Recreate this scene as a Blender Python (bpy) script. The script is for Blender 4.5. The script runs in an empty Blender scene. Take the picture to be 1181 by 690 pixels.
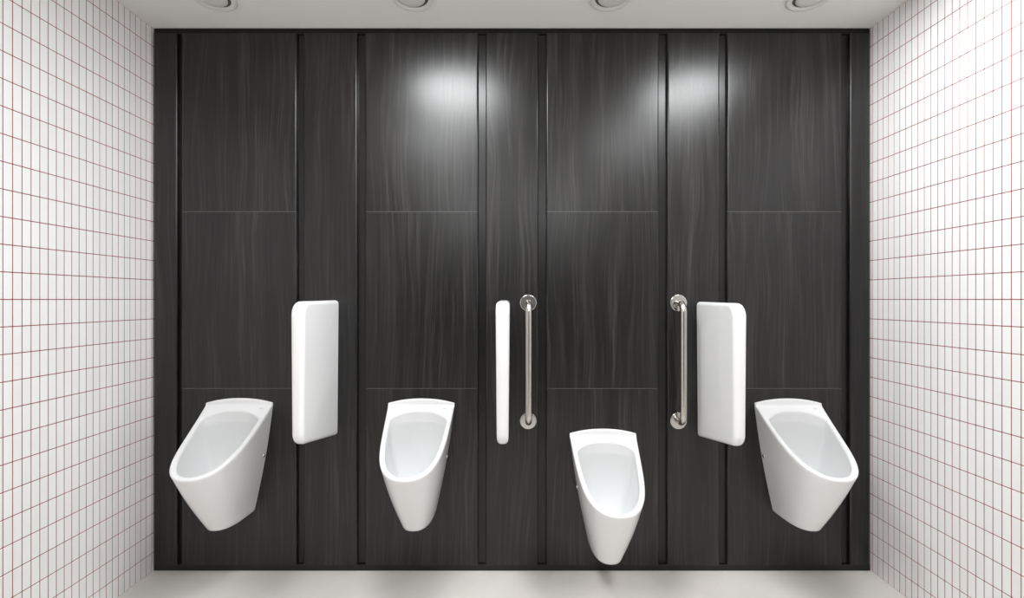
import bpy, bmesh, math
from mathutils import Vector, Matrix

# ---------------------------------------------------------------- layout
S = 225.6            # photo pixels per metre on the clad wall
D0 = 2.40            # camera distance to the clad wall
EYE = 1.394
H = 2.788            # ceiling height
W2 = 1.844           # half the room width
BACK = 5.2           # room depth
TY = 0.045           # structural wall plane behind the cladding


def X(px):
    return (px - 590.5) / S


def Z(py):
    return EYE - (py - 344.5) / S


C = bpy.context.scene.collection
SM = []


# ---------------------------------------------------------------- materials
def new_mat(name):
    m = bpy.data.materials.new(name)
    m.use_nodes = True
    nt = m.node_tree
    b = nt.nodes['Principled BSDF']
    return m, nt, b


def lin(r, g, b):
    f = lambda c: (c / 255 / 12.92) if c / 255 <= 0.04045 else ((c / 255 + 0.055) / 1.055) ** 2.4
    return (f(r), f(g), f(b), 1)


def simple(name, col, rough, metal=0.0, spec=0.5, coat=0.0):
    m, nt, b = new_mat(name)
    b.inputs['Base Color'].default_value = col
    b.inputs['Roughness'].default_value = rough
    b.inputs['Metallic'].default_value = metal
    b.inputs['Specular IOR Level'].default_value = spec
    b.inputs['Coat Weight'].default_value = coat
    b.inputs['Coat Roughness'].default_value = 0.05
    return m


def node(nt, t, **kw):
    n = nt.nodes.new(t)
    for k, v in kw.items():
        setattr(n, k, v)
    return n


def wood_mat():
    m, nt, b = new_mat('dark_wood_laminate')
    L = nt.links
    geo = node(nt, 'ShaderNodeNewGeometry')
    oi = node(nt, 'ShaderNodeObjectInfo')
    off = node(nt, 'ShaderNodeVectorMath', operation='SCALE')
    comb = node(nt, 'ShaderNodeCombineXYZ')
    L.new(oi.outputs['Random'], comb.inputs[0])
    L.new(oi.outputs['Random'], comb.inputs[2])
    L.new(comb.outputs[0], off.inputs[0])
    off.inputs['Scale'].default_value = 37.0
    add = node(nt, 'ShaderNodeVectorMath', operation='ADD')
    L.new(geo.outputs['Position'], add.inputs[0])
    L.new(off.outputs[0], add.inputs[1])
    # slow sideways drift of the grain
    warp = node(nt, 'ShaderNodeTexNoise')
    mpw = node(nt, 'ShaderNodeMapping')
    mpw.inputs['Scale'].default_value = (4.5, 1, 1.1)
    L.new(add.outputs[0], mpw.inputs[0])
    L.new(mpw.outputs[0], warp.inputs['Vector'])
    warp.inputs['Scale'].default_value = 1.0
    warp.inputs['Detail'].default_value = 1.5
    wsub = node(nt, 'ShaderNodeVectorMath', operation='SUBTRACT')
    wsub.inputs[1].default_value = (.5, .5, .5)
    L.new(warp.outputs['Color'], wsub.inputs[0])
    wmul = node(nt, 'ShaderNodeVectorMath', operation='MULTIPLY')
    wmul.inputs[1].default_value = (.12, 0, 0)
    L.new(wsub.outputs[0], wmul.inputs[0])
    add2 = node(nt, 'ShaderNodeVectorMath', operation='ADD')
    L.new(add.outputs[0], add2.inputs[0])
    L.new(wmul.outputs[0], add2.inputs[1])

    def streak(sx, sz, det):
        mp = node(nt, 'ShaderNodeMapping')
        mp.inputs['Scale'].default_value = (sx, 1, sz)
        L.new(add2.outputs[0], mp.inputs[0])
        n = node(nt, 'ShaderNodeTexNoise')
        n.inputs['Scale'].default_value = 1.0
        n.inputs['Detail'].default_value = det
        n.inputs['Roughness'].default_value = .6
        L.new(mp.outputs[0], n.inputs['Vector'])
        return n.outputs['Fac']
    a = streak(72, 1.2, 3)
    f = streak(300, 3.0, 2)
    w = streak(14, .5, 2)
    m1 = node(nt, 'ShaderNodeMath', operation='MULTIPLY_ADD')
    L.new(f, m1.inputs[0])
    m1.inputs[1].default_value = .45
    m2 = node(nt, 'ShaderNodeMath', operation='MULTIPLY_ADD')
    L.new(a, m2.inputs[0])
    m2.inputs[1].default_value = .45
    m3 = node(nt, 'ShaderNodeMath', operation='MULTIPLY')
    L.new(w, m3.inputs[0])
    m3.inputs[1].default_value = .35
    L.new(m3.outputs[0], m2.inputs[2])
    L.new(m2.outputs[0], m1.inputs[2])
    r = node(nt, 'ShaderNodeValToRGB')
    e = r.color_ramp.elements
    e[0].position = .46
    e[0].color = (.0022, .0022, .0022, 1)
    e[1].position = .82
    e[1].color = (.041, .037, .0345, 1)
    mid = e.new(.62)
    mid.color = (.0062, .0057, .0054, 1)
    L.new(m1.outputs[0], r.inputs[0])
    L.new(r.outputs[0], b.inputs['Base Color'])
    mr = node(nt, 'ShaderNodeMapRange')
    mr.inputs[1].default_value = .4
    mr.inputs[2].default_value = .85
    mr.inputs[3].default_value = .27
    mr.inputs[4].default_value = .34
    L.new(m1.outputs[0], mr.inputs[0])
    L.new(mr.outputs[0], b.inputs['Roughness'])
    b.inputs['Specular IOR Level'].default_value = .51
    bp = node(nt, 'ShaderNodeBump')
    bp.inputs['Strength'].default_value = .06
    bp.inputs['Distance'].default_value = .001
    L.new(m1.outputs[0], bp.inputs['Height'])
    L.new(bp.outputs[0], b.inputs['Normal'])
    return m


def tile_mat():
    m, nt, b = new_mat('white_wall_tile')
    L = nt.links
    # a faint change of tone from tile to tile
    geo = node(nt, 'ShaderNodeNewGeometry')
    r = node(nt, 'ShaderNodeMapRange')
    r.inputs[3].default_value = .83
    r.inputs[4].default_value = .87
    L.new(geo.outputs['Random Per Island'], r.inputs[0])
    c = node(nt, 'ShaderNodeCombineColor')
    L.new(r.outputs[0], c.inputs[0])
    L.new(r.outputs[0], c.inputs[1])
    L.new(r.outputs[0], c.inputs[2])
    L.new(c.outputs[0], b.inputs['Base Color'])
    b.inputs['Roughness'].default_value = .32
    b.inputs['Specular IOR Level'].default_value = .4
    return m


def floor_mat():
    m, nt, b = new_mat('pale_stone_floor_tile')
    L = nt.links
    geo = node(nt, 'ShaderNodeNewGeometry')
    n = node(nt, 'ShaderNodeTexNoise')
    n.inputs['Scale'].default_value = 3.2
    n.inputs['Detail'].default_value = 5
    L.new(geo.outputs['Position'], n.inputs['Vector'])
    r = node(nt, 'ShaderNodeValToRGB')
    r.color_ramp.elements[0].position = .3
    r.color_ramp.elements[0].color = (.66, .64, .605, 1)
    r.color_ramp.elements[1].position = .72
    r.color_ramp.elements[1].color = (.76, .72, .685, 1)
    L.new(n.outputs['Fac'], r.inputs[0])
    # thin joints of the large tiles
    br = node(nt, 'ShaderNodeTexBrick')
    br.offset = 0.0
    br.inputs['Scale'].default_value = 1.0
    br.inputs['Brick Width'].default_value = .998
    br.inputs['Row Height'].default_value = .998
    br.inputs['Mortar Size'].default_value = .0016
    br.inputs['Mortar Smooth'].default_value = .2
    mp = node(nt, 'ShaderNodeMapping')
    mp.inputs['Location'].default_value = (-.009, .35, 0)
    L.new(geo.outputs['Position'], mp.inputs[0])
    L.new(mp.outputs[0], br.inputs['Vector'])
    mx = node(nt, 'ShaderNodeMix', data_type='RGBA')
    L.new(br.outputs['Fac'], mx.inputs[0])
    L.new(r.outputs[0], mx.inputs[6])
    mx.inputs[7].default_value = (.70, .67, .63, 1)
    L.new(mx.outputs[2], b.inputs['Base Color'])
    b.inputs['Roughness'].default_value = .38
    b.inputs['Specular IOR Level'].default_value = .35
    return m


def steel_mat():
    m, nt, b = new_mat('brushed_stainless_steel')
    L = nt.links
    b.inputs['Base Color'].default_value = (.62, .58, .54, 1)
    b.inputs['Metallic'].default_value = 1
    tc = node(nt, 'ShaderNodeTexCoord')
    mp = node(nt, 'ShaderNodeMapping')
    mp.inputs['Scale'].default_value = (900, 900, 12)
    L.new(tc.outputs['Object'], mp.inputs[0])
    n = node(nt, 'ShaderNodeTexNoise')
    n.inputs['Scale'].default_value = 1
    L.new(mp.outputs[0], n.inputs['Vector'])
    r = node(nt, 'ShaderNodeMapRange')
    r.inputs[3].default_value = .16
    r.inputs[4].default_value = .22
    L.new(n.outputs['Fac'], r.inputs[0])
    L.new(r.outputs[0], b.inputs['Roughness'])
    return m


def paint_mat(name, col, rough):
    m, nt, b = new_mat(name)
    L = nt.links
    b.inputs['Base Color'].default_value = col
    b.inputs['Roughness'].default_value = rough
    n = node(nt, 'ShaderNodeTexNoise')
    n.inputs['Scale'].default_value = 160
    bp = node(nt, 'ShaderNodeBump')
    bp.inputs['Strength'].default_value = .04
    bp.inputs['Distance'].default_value = .001
    L.new(n.outputs['Fac'], bp.inputs['Height'])
    L.new(bp.outputs[0], b.inputs['Normal'])
    return m


M_wood = wood_mat()
M_tile = tile_mat()
M_floor = floor_mat()
M_steel = steel_mat()
M_grout = simple('red_grout', (.25, .02, .02, 1), .9, spec=.1)
M_ceil = paint_mat('ceiling_paint', (.92, .905, .875, 1), .7)
M_wall = paint_mat('wall_paint', (.2, .2, .2, 1), .6)
M_black = simple('black_satin_metal', (.006, .006, .006, 1), .28, spec=.42)
M_strip = simple('grey_joint_strip', (.13, .13, .13, 1), .4)
M_matt = simple('black_matt_trim', (.006, .006, .006, 1), .55, spec=.25)
M_ceramic = simple('glazed_white_ceramic', (.785, .79, .795, 1), .14, spec=.5, coat=0)
M_screen = simple('glazed_screen_ceramic', (.84, .845, .85, 1), .14, spec=.5)
M_chrome = simple('polished_chrome', (.75, .75, .75, 1), .12, metal=1)
M_flange = simple('polished_stainless_steel', (.55, .54, .52, 1), .09, metal=1)
M_shade = simple('painted_recess_shade', (.10, .10, .10, 1), .6)  # stands in for shade inside the ceiling fittings
M_dark = simple('dark_socket', (.02, .02, .02, 1), .5)
M_mark = simple('grey_print', (.42, .43, .44, 1), .4)
M_fit = simple('white_fitting_plastic', (.80, .79, .765, 1), .4)


# ---------------------------------------------------------------- helpers
def link(name, bm, mat, parent=None, smooth=False, angle=None):
    me = bpy.data.meshes.new(name)
    bmesh.ops.recalc_face_normals(bm, faces=bm.faces)
    if smooth:
        for f in bm.faces:
            f.smooth = True
        if angle is not None:
            for e in bm.edges:
                if len(e.link_faces) == 2 and e.calc_face_angle(0) > angle:
                    e.smooth = False
    bm.to_mesh(me)
    bm.free()
    me.materials.append(mat)
    o = bpy.data.objects.new(name, me)
    C.objects.link(o)
    if parent:
        o.parent = parent
    return o


def struct(o):
    o['kind'] = 'structure'
    return o


def thing(name, label, cat, loc, group=None):
    o = bpy.data.objects.new(name, None)
    o.empty_display_size = .1
    C.objects.link(o)
    o.location = loc
    tag(o, label, cat, group)
    return o


def tag(o, label, cat, group=None):
    o['label'] = label
    o['category'] = cat
    if group:
        o['group'] = group


def box(bm, x0, x1, y0, y1, z0, z1, bev=0, seg=2):
    r = bmesh.ops.create_cube(bm, size=1)
    vs = r['verts']
    for v in vs:
        v.co = Vector(((x0 + x1) / 2 + v.co.x * (x1 - x0), (y0 + y1) / 2 + v.co.y * (y1 - y0), (z0 + z1) / 2 + v.co.z * (z1 - z0)))
    if bev:
        es = list({e for v in vs for e in v.link_edges})
        bmesh.ops.bevel(bm, geom=es, offset=bev, segments=seg, affect='EDGES', profile=.5)


def grid(bm, rows, close=False):
    """rows of vertices -> quads; close joins the last column to the first."""
    for a, b in zip(rows[:-1], rows[1:]):
        n = len(a)
        for i in range(n if close else n - 1):
            j = (i + 1) % n
            q = [a[i], a[j], b[j], b[i]]
            u = []
            for v in q:
                if v not in u:
                    u.append(v)
            if len(u) >= 3:
                try:
                    bm.faces.new(u)
                except ValueError:
                    pass


def lathe(bm, prof, n=64, mat=None):
    """prof: list of (radius, height) turned about local Z; mat places it."""
    rows = []
    mat = mat or Matrix()
    for r, h in prof:
        if r < 1e-6:
            v = bm.verts.new(mat @ Vector((0, 0, h)))
            rows.append([v] * n)
        else:
            rows.append([bm.verts.new(mat @ Vector((r * math.cos(2 * math.pi * i / n), r * math.sin(2 * math.pi * i / n), h))) for i in range(n)])
    grid(bm, rows, close=True)


# ---------------------------------------------------------------- the room
bm = bmesh.new()
box(bm, -W2 - .3, W2 + .3, -BACK, TY + .1, -.1, 0)
struct(link('floor', bm, M_floor))
bm = bmesh.new()
box(bm, -W2 - .3, W2 + .3, -BACK, TY + .1, H, H + .1)
struct(link('ceiling', bm, M_ceil))
bm = bmesh.new()
box(bm, -W2 - .3, W2 + .3, -BACK - .1, -BACK, 0, H)
struct(link('wall_front', bm, M_wall))

TP = .0333          # tile pitch across
TH = .1             # tile pitch up
J = .0032           # joint


def tiled_wall(side):
    """stack-bonded finger tiles with recessed red joints, one course line at eye level"""
    name = 'wall_left' if side < 0 else 'wall_right'
    bm = bmesh.new()
    xg = side * (W2 + .0009)
    xo = side * (W2 + .15)
    box(bm, min(xg, xo), max(xg, xo), -BACK, TY, 0, H)
    o = struct(link(name, bm, M_grout))
    bm = bmesh.new()
    c = .0004
    k0 = int(math.floor((0 - EYE) / TH))
    rows = []
    for k in range(k0, k0 + 40):
        a, b = EYE + k * TH + J / 2, EYE + (k + 1) * TH - J / 2
        a, b = max(a, .001), min(b, H - .001)
        if b - a > .004:
            rows.append((a, b))
    cols = []
    k = -1
    while (k + 1) * TP < BACK:
        cols.append((max(-(k + 1) * TP + J / 2, -BACK), -k * TP - J / 2))
        k += 1
    xf = side * W2
    xb = side * (W2 + .0011)
    for (ya, yb) in cols:
        for (za, zb) in rows:
            back = [bm.verts.new((xb, y, z)) for y, z in ((ya, za), (yb, za), (yb, zb), (ya, zb))]
            fr = [bm.verts.new((xf, y, z)) for y, z in ((ya + c, za + c), (yb - c, za + c), (yb - c, zb - c), (ya + c, zb - c))]
            sd = [bm.verts.new((xf + side * .0003, y, z)) for y, z in ((ya, za), (yb, za), (yb, zb), (ya, zb))]
            bm.faces.new(fr)
            for i in range(4):
                j = (i + 1) % 4
                bm.faces.new((fr[i], fr[j], sd[j], sd[i]))
                bm.faces.new((sd[i], sd[j], back[j], back[i]))
    link('tile_facing', bm, M_tile, o)
    return o


tiled_wall(-1)
tiled_wall(1)

# clad wall: black backing, then the laminate panels with open joints between
GD = .020
bm = bmesh.new()
box(bm, -W2 + .0005, W2 - .0005, GD, TY, 0.0, H)
wb = struct(link('wall_back', bm, M_black))
ztop, zbot = Z(37.2), Z(651.2)
s1, s2 = Z(243.3), Z(447.3)
G = .0009


def panel(x0, x1, za, zb):
    bm = bmesh.new()
    box(bm, X(x0), X(x1), 0, GD, za, zb)
    es = [e for e in bm.edges if abs(e.verts[0].co.z - e.verts[1].co.z) > .1 and e.verts[0].co.y < .001]
    bmesh.ops.bevel(bm, geom=es, offset=.009, segments=8, affect='EDGES', profile=.5)
    o = link('cladding_panel', bm, M_wood, wb, smooth=True, angle=math.radians(40))
    md = o.modifiers.new('normals', 'WEIGHTED_NORMAL')
    md.keep_sharp = True
    return o


for x0, x1, seams in ((176.6, 203.8, 0), (209.2, 341.8, 1), (350.2, 411.8, 0), (421.0, 551.6, 1), (560.2, 620.8, 0),
                      (630.0, 760.0, 1), (769.6, 830.2, 0), (838.9, 971.6, 1), (980.6, 1003.2, 0)):
    if seams:
        panel(x0, x1, s1 + G, ztop)
        panel(x0, x1, s2 + G, s1 - G)
        panel(x0, x1, zbot, s2 - G)
        for sz in (s1, s2):
            bm = bmesh.new()
            box(bm, X(x0) + .004, X(x1) - .004, .0004, GD, sz - G, sz + G)
            link('joint_strip', bm, M_strip, wb)
    else:
        panel(x0, x1, zbot, ztop)

bm = bmesh.new()
box(bm, -W2 + .006, W2 - .006, .010, GD, 0.0005, zbot - .001, .001)
struct(link('baseboard_back', bm, M_black))
bm = bmesh.new()
box(bm, -W2 + .006, W2 - .006, .012, GD, ztop + .0015, H - .0005, .001)
struct(link('trim_1', bm, M_matt))

# ---------------------------------------------------------------- urinals
ZB = .312            # underside height of the standard ones


def rim_z(p):
    return .866 - .745 * p + .37 * p * p - ZB


PT = .409


def w_out(s):
    return (.170 - .031 * s) * max(0.0, 1 - s ** 5) ** (1 / 2.2)


def w_in(p):
    s = p / .388
    if s >= 1:
        return 0
    return (.149 - .030 * s) * (1 - s ** 5) ** (1 / 2.2)


def w_bot(s):
    return .073 * max(0.0, 1 - s ** 3.2) ** (1 / 2.3)


PB = .213


def bow(f):
    return .0085 * math.sin(math.pi * f)


def body_point(s, sgn, f):
    """f = 0 at the rim edge, 1 at the underside."""
    a = Vector((sgn * w_out(s), -PT * s, rim_z(PT * s)))
    b = Vector((sgn * w_bot(s), -PB * s, 0))
    q = a.lerp(b, f)
    # a slight outward swell of the wall
    n = Vector((sgn * (1 - s ** 4), -s ** 3, 0))
    if n.length > 1e-6:
        q += n.normalized() * bow(f)
    if s < .02:
        q.y = 0 if s == 0 else q.y
    return q


def make_bowl(root):
    bm = bmesh.new()
    N = 56
    s0 = .018 / PT
    th0 = math.asin(s0)
    ang = [th0 + (math.pi / 2 - th0) * i / N for i in range(N + 1)]
    half = [min(1.0, math.sin(a)) for a in ang]
    us = [(s, 1) for s in half] + [(s, -1) for s in half[-2::-1]]
    nrm = Vector((0, -.565, 1)).normalized()
    outer = [Vector((g * w_out(s), -PT * s, rim_z(PT * s))) for s, g in us]
    Mtop = 30
    xr = outer[0].x
    tops = [Vector((-xr + 2 * xr * (i + 1) / (Mtop + 1), -.018, rim_z(.018))) for i in range(Mtop)]
    loop = outer + tops
    nl = len(loop)
    pc = .205

    def inside(x, p):
        return p < .388 and abs(x) < w_in(max(p, 0)) and p > .043 + .040 * min(1.6, abs(x) / .14) ** 2.6
    # opening curve: one point along the ray to every outer point
    rad = []
    for v in loop:
        d = Vector((v.x, -v.y - pc))
        L = d.length
        d /= L
        lo, hi = 0, L
        for _ in range(40):
            mid = (lo + hi) / 2
            if inside(d.x * mid, pc + d.y * mid):
                lo = mid
            else:
                hi = mid
        rad.append((d, lo))
    r = [q[1] for q in rad]
    for _ in range(3):
        r = [(r[i - 1] + 2 * r[i] + r[(i + 1) % nl]) / 4 for i in range(nl)]
    opening = [(d.x * k, pc + d.y * k) for (d, _), k in zip(rad, r)]

    def onrim(x, p, dz=0):
        v = Vector((x, -p, rim_z(p)))
        return v + nrm * dz
    ctr = Vector((0, -pc, rim_z(pc)))
    rows = []
    # rounded outer arris then the flat rim then the rounded inner arris
    nc = len(outer)
    e0 = []
    for i, v in enumerate(loop):
        e0.append(bm.verts.new(v - nrm * .006) if i < nc else bm.verts.new(v + Vector((0, 0, 0))))
    rows.append(e0)
    for k, dz in ((.0022, -.0022), (.0062, -.0002), (.010, 0)):
        row = []
        for i, v in enumerate(loop):
            d = (ctr - v).normalized()
            if i < nc:
                row.append(bm.verts.new(v + d * k + nrm * dz))
            else:
                row.append(bm.verts.new(v + d * k * .6))
        rows.append(row)
    for grow, dz in ((.006, 0), (.002, -.0009), (-.0016, -.0042), (-.003, -.010)):
        row = []
        for (d, _), k in zip(rad, r):
            x, p = d.x * (k + grow), pc + d.y * (k + grow)
            row.append(bm.verts.new(onrim(x, p, dz)))
        rows.append(row)
    # the basin
    cz0 = rim_z(pc) - .012
    c1 = Vector((0, -.150, .43 - ZB))
    K = 22
    for k in range(1, K + 1):
        s = k / K
        f = max(.05, (1 - s ** 2.3) ** .52)
        cc = Vector((0, -pc, cz0)).lerp(c1, s)
        row = []
        for (d, _), q in zip(rad, r):
            q -= .003
            x, dp = d.x * q, d.y * q
            tilt = -.565 * dp * (1 - s)
            row.append(bm.verts.new((cc.x + f * x, cc.y - f * dp, cc.z + f * tilt)))
        rows.append(row)
    grid(bm, rows, close=True)
    bm.faces.new(rows[-1])
    # outer wall
    nv = 20
    cols = [e0[:nc]]
    wall_r, wall_l = [], []
    for k in range(0, nv + 1):
        f = k / nv
        f2 = .012 + f * .988
        if k:
            row = []
            for s, g in us:
                q = body_point(s, g, f2 * .985 if k < nv else .985)
                row.append(bm.verts.new(q))
            cols.append(row)
        wall_r.append(bm.verts.new(body_point(0, 1, f2 * .985 if k else .012)))
        wall_l.append(bm.verts.new(body_point(0, -1, f2 * .985 if k else .012)))
    # rounded lower arris and underside
    for ins, dz in ((.003, .0015), (.009, 0)):
        row = []
        for s, g in us:
            b = Vector((g * w_bot(s), -PB * s, dz))
            d = Vector((0, -.09, dz)) - b
            row.append(bm.verts.new(b + d.normalized() * ins))
        cols.append(row)
        for lst, g in ((wall_r, 1), (wall_l, -1)):
            lst.append(bm.verts.new((g * (w_bot(0) - ins), 0, dz)))
    full = [[a] + c + [b] for a, c, b in zip(wall_r, cols, wall_l)]
    grid(bm, full)
    bm.faces.new(full[-1])
    # raised crown between the rim and the wall
    tl = [e0[nc - 1]] + e0[nc:] + [e0[0]]
    prof = ((.0145, .03), (.0120, .14), (.0108, .40), (.0108, .72), (.0098, .90), (.0068, .98), (.003, 1.0), (0, 1.0))
    crows = [tl]
    for p, h in prof:
        row = []
        for v in tl:
            x = max(-xr, min(xr, v.co.x))
            zt = .890 - .0225 * (abs(x) / .168) ** 2.1 - ZB
            zb = rim_z(.018)
            row.append(bm.verts.new((x * (1 - .003 * h), -p, zb + (zt - zb) * h)))
        crows.append(row)
    grid(bm, crows)
    for col, wl in ((0, wall_l[0]), (-1, wall_r[0])):
        ring = [row[col] for row in crows] + [wl]
        bm.faces.new(ring)
    bm.faces.new([v for v in crows[-1]] + [v for v in wall_r] + [v for v in reversed(wall_l)])
    return link('bowl', bm, M_ceramic, root, smooth=True, angle=math.radians(48))


def make_urinal():
    root = thing('urinal', '', 'urinal', (0, 0, 0), 'wall urinals along the dark panelling')
    make_bowl(root)
    for g in (1, -1):
        s = .072
        f = .455
        a = body_point(s, g, f)
        du = body_point(s + .02, g, f) - body_point(s - .02, g, f)
        dv = body_point(s, g, f + .03) - body_point(s, g, f - .03)
        n = du.cross(dv).normalized()
        if n.x * g < 0:
            n = -n
        q = n.to_track_quat('Z', 'Y').to_matrix().to_4x4()
        q.translation = a - n * .001
        bm = bmesh.new()
        lathe(bm, ((0, -.001), (.0088, -.001), (.0088, .0030), (.0080, .0044), (.0034, .0052), (.0034, .0012), (0, .0012)), 28, q)
        cap = link('fixing_cap', bm, M_chrome, root, smooth=True, angle=math.radians(35))
        cap['label'] = 'small round chrome fixing cap'
        bm = bmesh.new()
        lathe(bm, ((0, .0008), (.0030, .0008), (.0030, .0026), (0, .0026)), 6, q)
        link('screw_socket', bm, M_dark, cap)
    # small printed mark at the top right of the rim
    bm = bmesh.new()
    nrm = Vector((0, -.565, 1)).normalized()
    up = Vector((0, 1, .565)).normalized()
    o0 = Vector((.1235, -.030, rim_z(.030))) + nrm * .0003
    for a0, a1, h in ((-.0095, -.0062, .0022), (-.0052, -.0018, .0026), (-.0008, .0026, .0022), (.0036, .0062, .0026), (.0072, .0095, .0022)):
        vs = [bm.verts.new(o0 + Vector((a, 0, 0)) + up * b + nrm * .0002) for a, b in ((a0, -h), (a1, -h), (a1, h), (a0, h))]
        vb = [bm.verts.new(v.co - nrm * .0004) for v in vs]
        bm.faces.new(vs)
        bm.faces.new(vb)
        for i in range(4):
            j = (i + 1) % 4
            bm.faces.new((vs[i], vs[j], vb[j], vb[i]))
    mk = link('printed_mark', bm, M_mark, root)
    mk['label'] = 'tiny grey printed mark'
    return root


def copy_tree(o, parent=None):
    c = o.copy()
    C.objects.link(c)
    c.parent = parent
    for ch in list(o.children):
        copy_tree(ch, c)
    return c


URINALS = ((X(277.0), ZB, 'white ceramic urinal beside the left tiled wall'),
           (X(486.3), ZB - .002, 'white ceramic urinal on the wall between the left and middle white screens'),
           (X(695.0), ZB - .157, 'lowest white ceramic urinal, hung near the floor between the two steel grab bars'),
           (X(908.0), ZB - .002, 'white ceramic urinal beside the right tiled wall'))
proto = make_urinal()
for i, (x, z, lab) in enumerate(URINALS):
    o = proto if i == 0 else copy_tree(proto)
    o.location = (x, 0, z)
    o['label'] = lab


# ---------------------------------------------------------------- privacy screens
def make_screen():
    """ceramic screen: outline in depth and height, thinner towards its foot, rounded all round"""
    P, T, B0, B1 = .402, 1.384, .694, .766
    pts = []

    def arc(c, r, a0, a1, n=9):
        for i in range(n):
            a = math.radians(a0 + (a1 - a0) * i / (n - 1))
            pts.append((c[0] + r * math.cos(a), c[1] + r * math.sin(a)))
    sl = math.degrees(math.atan2(B1 - B0, P))
    rt, rb = .062, .055
    pts.append((0, B0))
    # lower front corner: tangent to the rising foot and to the front edge
    cx = P - rb
    cz = B0 + (B1 - B0) * cx / P + rb / math.cos(math.radians(sl))
    arc((cx, cz), rb, -90 + sl, 0)
    arc((P - rt, T - .004 - rt), rt, 0, 90)
    pts.append((0, T))
    # refine long runs so the taper stays smooth
    dense = []
    m = len(pts)
    for i in range(m):
        a, b = pts[i], pts[(i + 1) % m]
        L = math.hypot(b[0] - a[0], b[1] - a[1])
        k = max(1, int(L / .03))
        for j in range(k):
            dense.append((a[0] + (b[0] - a[0]) * j / k, a[1] + (b[1] - a[1]) * j / k))
    n = len(dense)
    z0 = B0

    def half(p, z):
        return .0245 + .006 * (z - B0) / (T - B0)

    def inset(d):
        out = []
        for i in range(n):
            a, b, c = dense[i - 1], dense[i], dense[(i + 1) % n]
            tx, tz = c[0] - a[0], c[1] - a[1]
            L = math.hypot(tx, tz)
            nx, nz = -tz / L, tx / L
            p, z = b[0] + nx * d, b[1] + nz * d
            if b[0] < 1e-6:
                p = 0
                z = b[1] + (0 if 0 < i < 1 else 0)
                if abs(b[1] - B0) < 1e-6:
                    z = B0 + d
                elif abs(b[1] - T) < 1e-6:
                    z = T - d
            out.append((max(0, p), z))
        return out
    bm = bmesh.new()
    R = .0195
    rows = []
    prof = []
    for i in range(7):
        a = math.pi / 2 * i / 6
        prof.append((R * (1 - math.sin(a)), math.cos(a)))     # inset, how far the half thickness is reduced
    seq = [(d, h, 1) for d, h in reversed(prof)][::-1]
    # from the left face, round the edge, to the right face
    left = [(d, R * c, -1) for d, c in prof]     # c = 1: edge start
    for side in (-1, 1):
        order = range(7)
        lst = []
        for i in range(7):
            a = math.pi / 2 * i / 6
            d = R * (1 - math.cos(a))      # inset grows towards the face
            k = R * math.sin(a)            # height above (half - R)
            lst.append((d, k))
        if side < 0:
            lst = lst[::-1]
        for d, k in lst:
            o2 = inset(d)
            rows.append([bm.verts.new((side * (half(p, z) - R + k), -p, z - z0)) for p, z in o2])
    grid(bm, rows, close=True)
    bm.faces.new(rows[0])
    bm.faces.new(rows[-1])
    bmesh.ops.remove_doubles(bm, verts=bm.verts, dist=1e-5)
    return link('privacy_screen', bm, M_screen, None, smooth=True, angle=math.radians(50)), z0


scr, sz0 = make_screen()
for i, (x, dz, lab) in enumerate(((-.917, .006, 'white ceramic privacy screen right of the urinal by the left tiled wall'),
                                  (-.0405, .006, 'white ceramic privacy screen seen edge on beside the left grab bar'),
                                  (.975, -.002, 'white ceramic privacy screen between the right grab bar and the right urinal'))):
    o = scr if i == 0 else scr.copy()
    if i:
        C.objects.link(o)
    o.location = (x, .0015, sz0 + dz)
    tag(o, lab, 'screen', 'white privacy screens between the urinals')


# ---------------------------------------------------------------- grab bars
def make_bar():
    root = thing('grab_bar', '', 'grab bar', (0, 0, 0), 'steel grab bars either side of the low urinal')
    L, off, rb, rt = .602, .074, .048, .0162
    path = [Vector((0, -.001, 0)), Vector((0, -(off - rb), 0))]
    for i in range(1, 15):
        a = math.pi / 2 * i / 14
        path.append(Vector((0, -(off - rb) - rb * math.sin(a), rb - rb * math.cos(a))))
    for i in range(1, 12):
        path.append(Vector((0, -off, rb + (L - 2 * rb) * i / 12)))
    for i in range(15):
        a = math.pi / 2 * i / 14
        path.append(Vector((0, -off + rb - rb * math.cos(a), L - rb + rb * math.sin(a))))
    path.append(Vector((0, -.001, L)))
    bm = bmesh.new()
    rows = []
    n = 40
    for i, p in enumerate(path):
        a = path[max(0, i - 1)]
        b = path[min(len(path) - 1, i + 1)]
        t = (b - a).normalized()
        u = Vector((1, 0, 0))
        v = t.cross(u)
        rows.append([bm.verts.new(p + rt * (u * math.cos(2 * math.pi * k / n) + v * math.sin(2 * math.pi * k / n))) for k in range(n)])
    grid(bm, rows, close=True)
    bm.faces.new(rows[0])
    bm.faces.new(rows[-1])
    link('rail', bm, M_steel, root, smooth=True, angle=math.radians(50))
    rot = Matrix.Rotation(math.radians(90), 4, 'X')
    for z in (0, L):
        bm = bmesh.new()
        q = rot.copy()
        q.translation = Vector((0, 0, z))
        lathe(bm, ((0, 0), (.043, 0), (.043, .0050), (.0420, .0072), (.0400, .0082), (.0380, .0084), (.0163, .0086), (.0163, .002)), 56, q)
        link('wall_flange', bm, M_flange, root, smooth=True, angle=math.radians(40))
    return root


bar = make_bar()
for i, (px, lab) in enumerate(((609.2, 'vertical brushed steel grab bar on the left of the low urinal, beside the edge-on screen'),
                               (782.2, 'vertical brushed steel grab bar on the right of the low urinal'))):
    o = bar if i == 0 else copy_tree(bar)
    o.location = (X(px), 0, Z(484.3))
    o['label'] = lab


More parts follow.
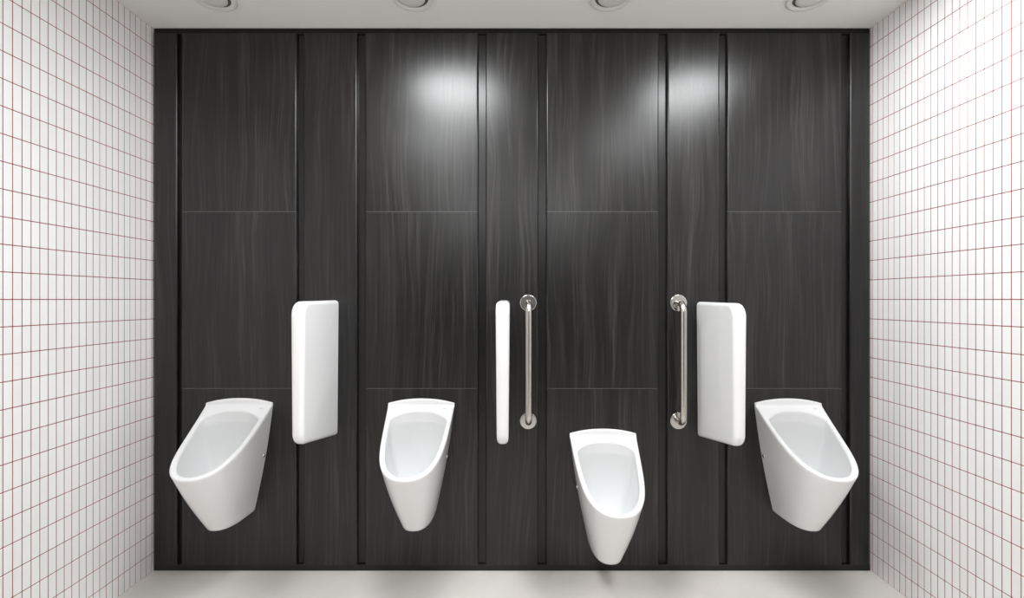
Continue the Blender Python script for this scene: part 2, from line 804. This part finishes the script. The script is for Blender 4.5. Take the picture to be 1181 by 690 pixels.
# ---------------------------------------------------------------- ceiling fittings
def make_fitting():
    root = thing('recessed_downlight', '', 'ceiling light', (0, 0, H), 'round ceiling fittings above the urinals')
    bm = bmesh.new()
    lathe(bm, ((.090, 0), (.090, -.0022), (.0955, -.0026), (.0955, -.0060), (.094, -.0078), (.088, -.0082), (.074, -.0060), (.0715, -.0048), (.0705, 0)), 72)
    link('trim_ring', bm, M_fit, root, smooth=True, angle=math.radians(50))
    bm = bmesh.new()
    # grey disc painting in the recess shade, bared on one side by the insert
    lathe(bm, ((.0712, -.0003), (.0712, -.0008), (0, -.0008), (0, -.0003)), 72)
    link('shade_disc', bm, M_shade, root)
    bm = bmesh.new()
    lathe(bm, ((.0625, -.0008), (.0630, -.0040), (.0610, -.0062), (.045, -.0075), (0, -.0085)), 72, Matrix.Translation((-.0065, 0, 0)))
    link('lamp_insert', bm, M_fit, root, smooth=True, angle=math.radians(50))
    return root


fit = make_fitting()
for i, (x, lab) in enumerate(((-1.378, 'round white ceiling fitting above the urinal by the left tiled wall'),
                              (-.459, 'round white ceiling fitting above the second urinal from the left'),
                              (.455, 'round white ceiling fitting above the low urinal between the grab bars'),
                              (1.375, 'round white ceiling fitting above the urinal by the right tiled wall'))):
    o = fit if i == 0 else copy_tree(fit)
    o.location = (x, -.233, H)
    o.rotation_euler = (0, 0, 0 if x < 0 else math.pi)
    o['label'] = lab


# ---------------------------------------------------------------- lamps and added fill
def lamp(x, p, power, r=.07, spread=178):
    li = bpy.data.lights.new('ceiling_lamp', 'AREA')
    li.shape = 'DISK'
    li.size = 2 * r
    li.energy = power
    li.spread = math.radians(spread)
    li.color = (.965, .99, 1)
    o = bpy.data.objects.new('ceiling_lamp', li)
    C.objects.link(o)
    o.location = (x, -p, H - .004)
    return o


def added_fill(x, p, power, r=.11):  # added fill behind the camera, not a known fitting
    li = bpy.data.lights.new('fill_light', 'POINT')
    li.shadow_soft_size = r
    li.energy = power
    li.color = (.965, .99, 1)
    o = bpy.data.objects.new('fill_light', li)
    C.objects.link(o)
    o.location = (x, -p, H - .26)


lamp(-.375, .76, 26, .272)
lamp(1.165, .76, 21, .262)
lamp(-.62, 1.65, 15, .3)
lamp(1.0, 1.65, 11, .3)
for x in (-.6, .6):
    added_fill(x, 3.2, 13, .2)
    added_fill(x, 4.3, 12, .2)

w = bpy.data.worlds.new('World')
bpy.context.scene.world = w
w.use_nodes = True
w.node_tree.nodes['Background'].inputs[0].default_value = (.8, .85, .9, 1)
w.node_tree.nodes['Background'].inputs[1].default_value = .2

# ---------------------------------------------------------------- camera
cam = bpy.data.cameras.new('camera')
co = bpy.data.objects.new('camera', cam)
C.objects.link(co)
co.location = (0, -D0, EYE)
co.rotation_euler = (math.radians(90), 0, 0)
cam.sensor_fit = 'HORIZONTAL'
cam.sensor_width = 36
cam.lens = 36 * (S * D0) / 1181
cam.shift_x = 0
cam.shift_y = .5 / 1181
cam.clip_start = .01
sc = bpy.context.scene
sc.camera = co
sc.view_settings.view_transform = 'Standard'
sc.view_settings.look = 'None'
sc.view_settings.exposure = -0.08
sc.view_settings.gamma = 1
sc.view_settings.use_curve_mapping = False
sc.cycles.max_bounces = 10
sc.cycles.diffuse_bounces = 6
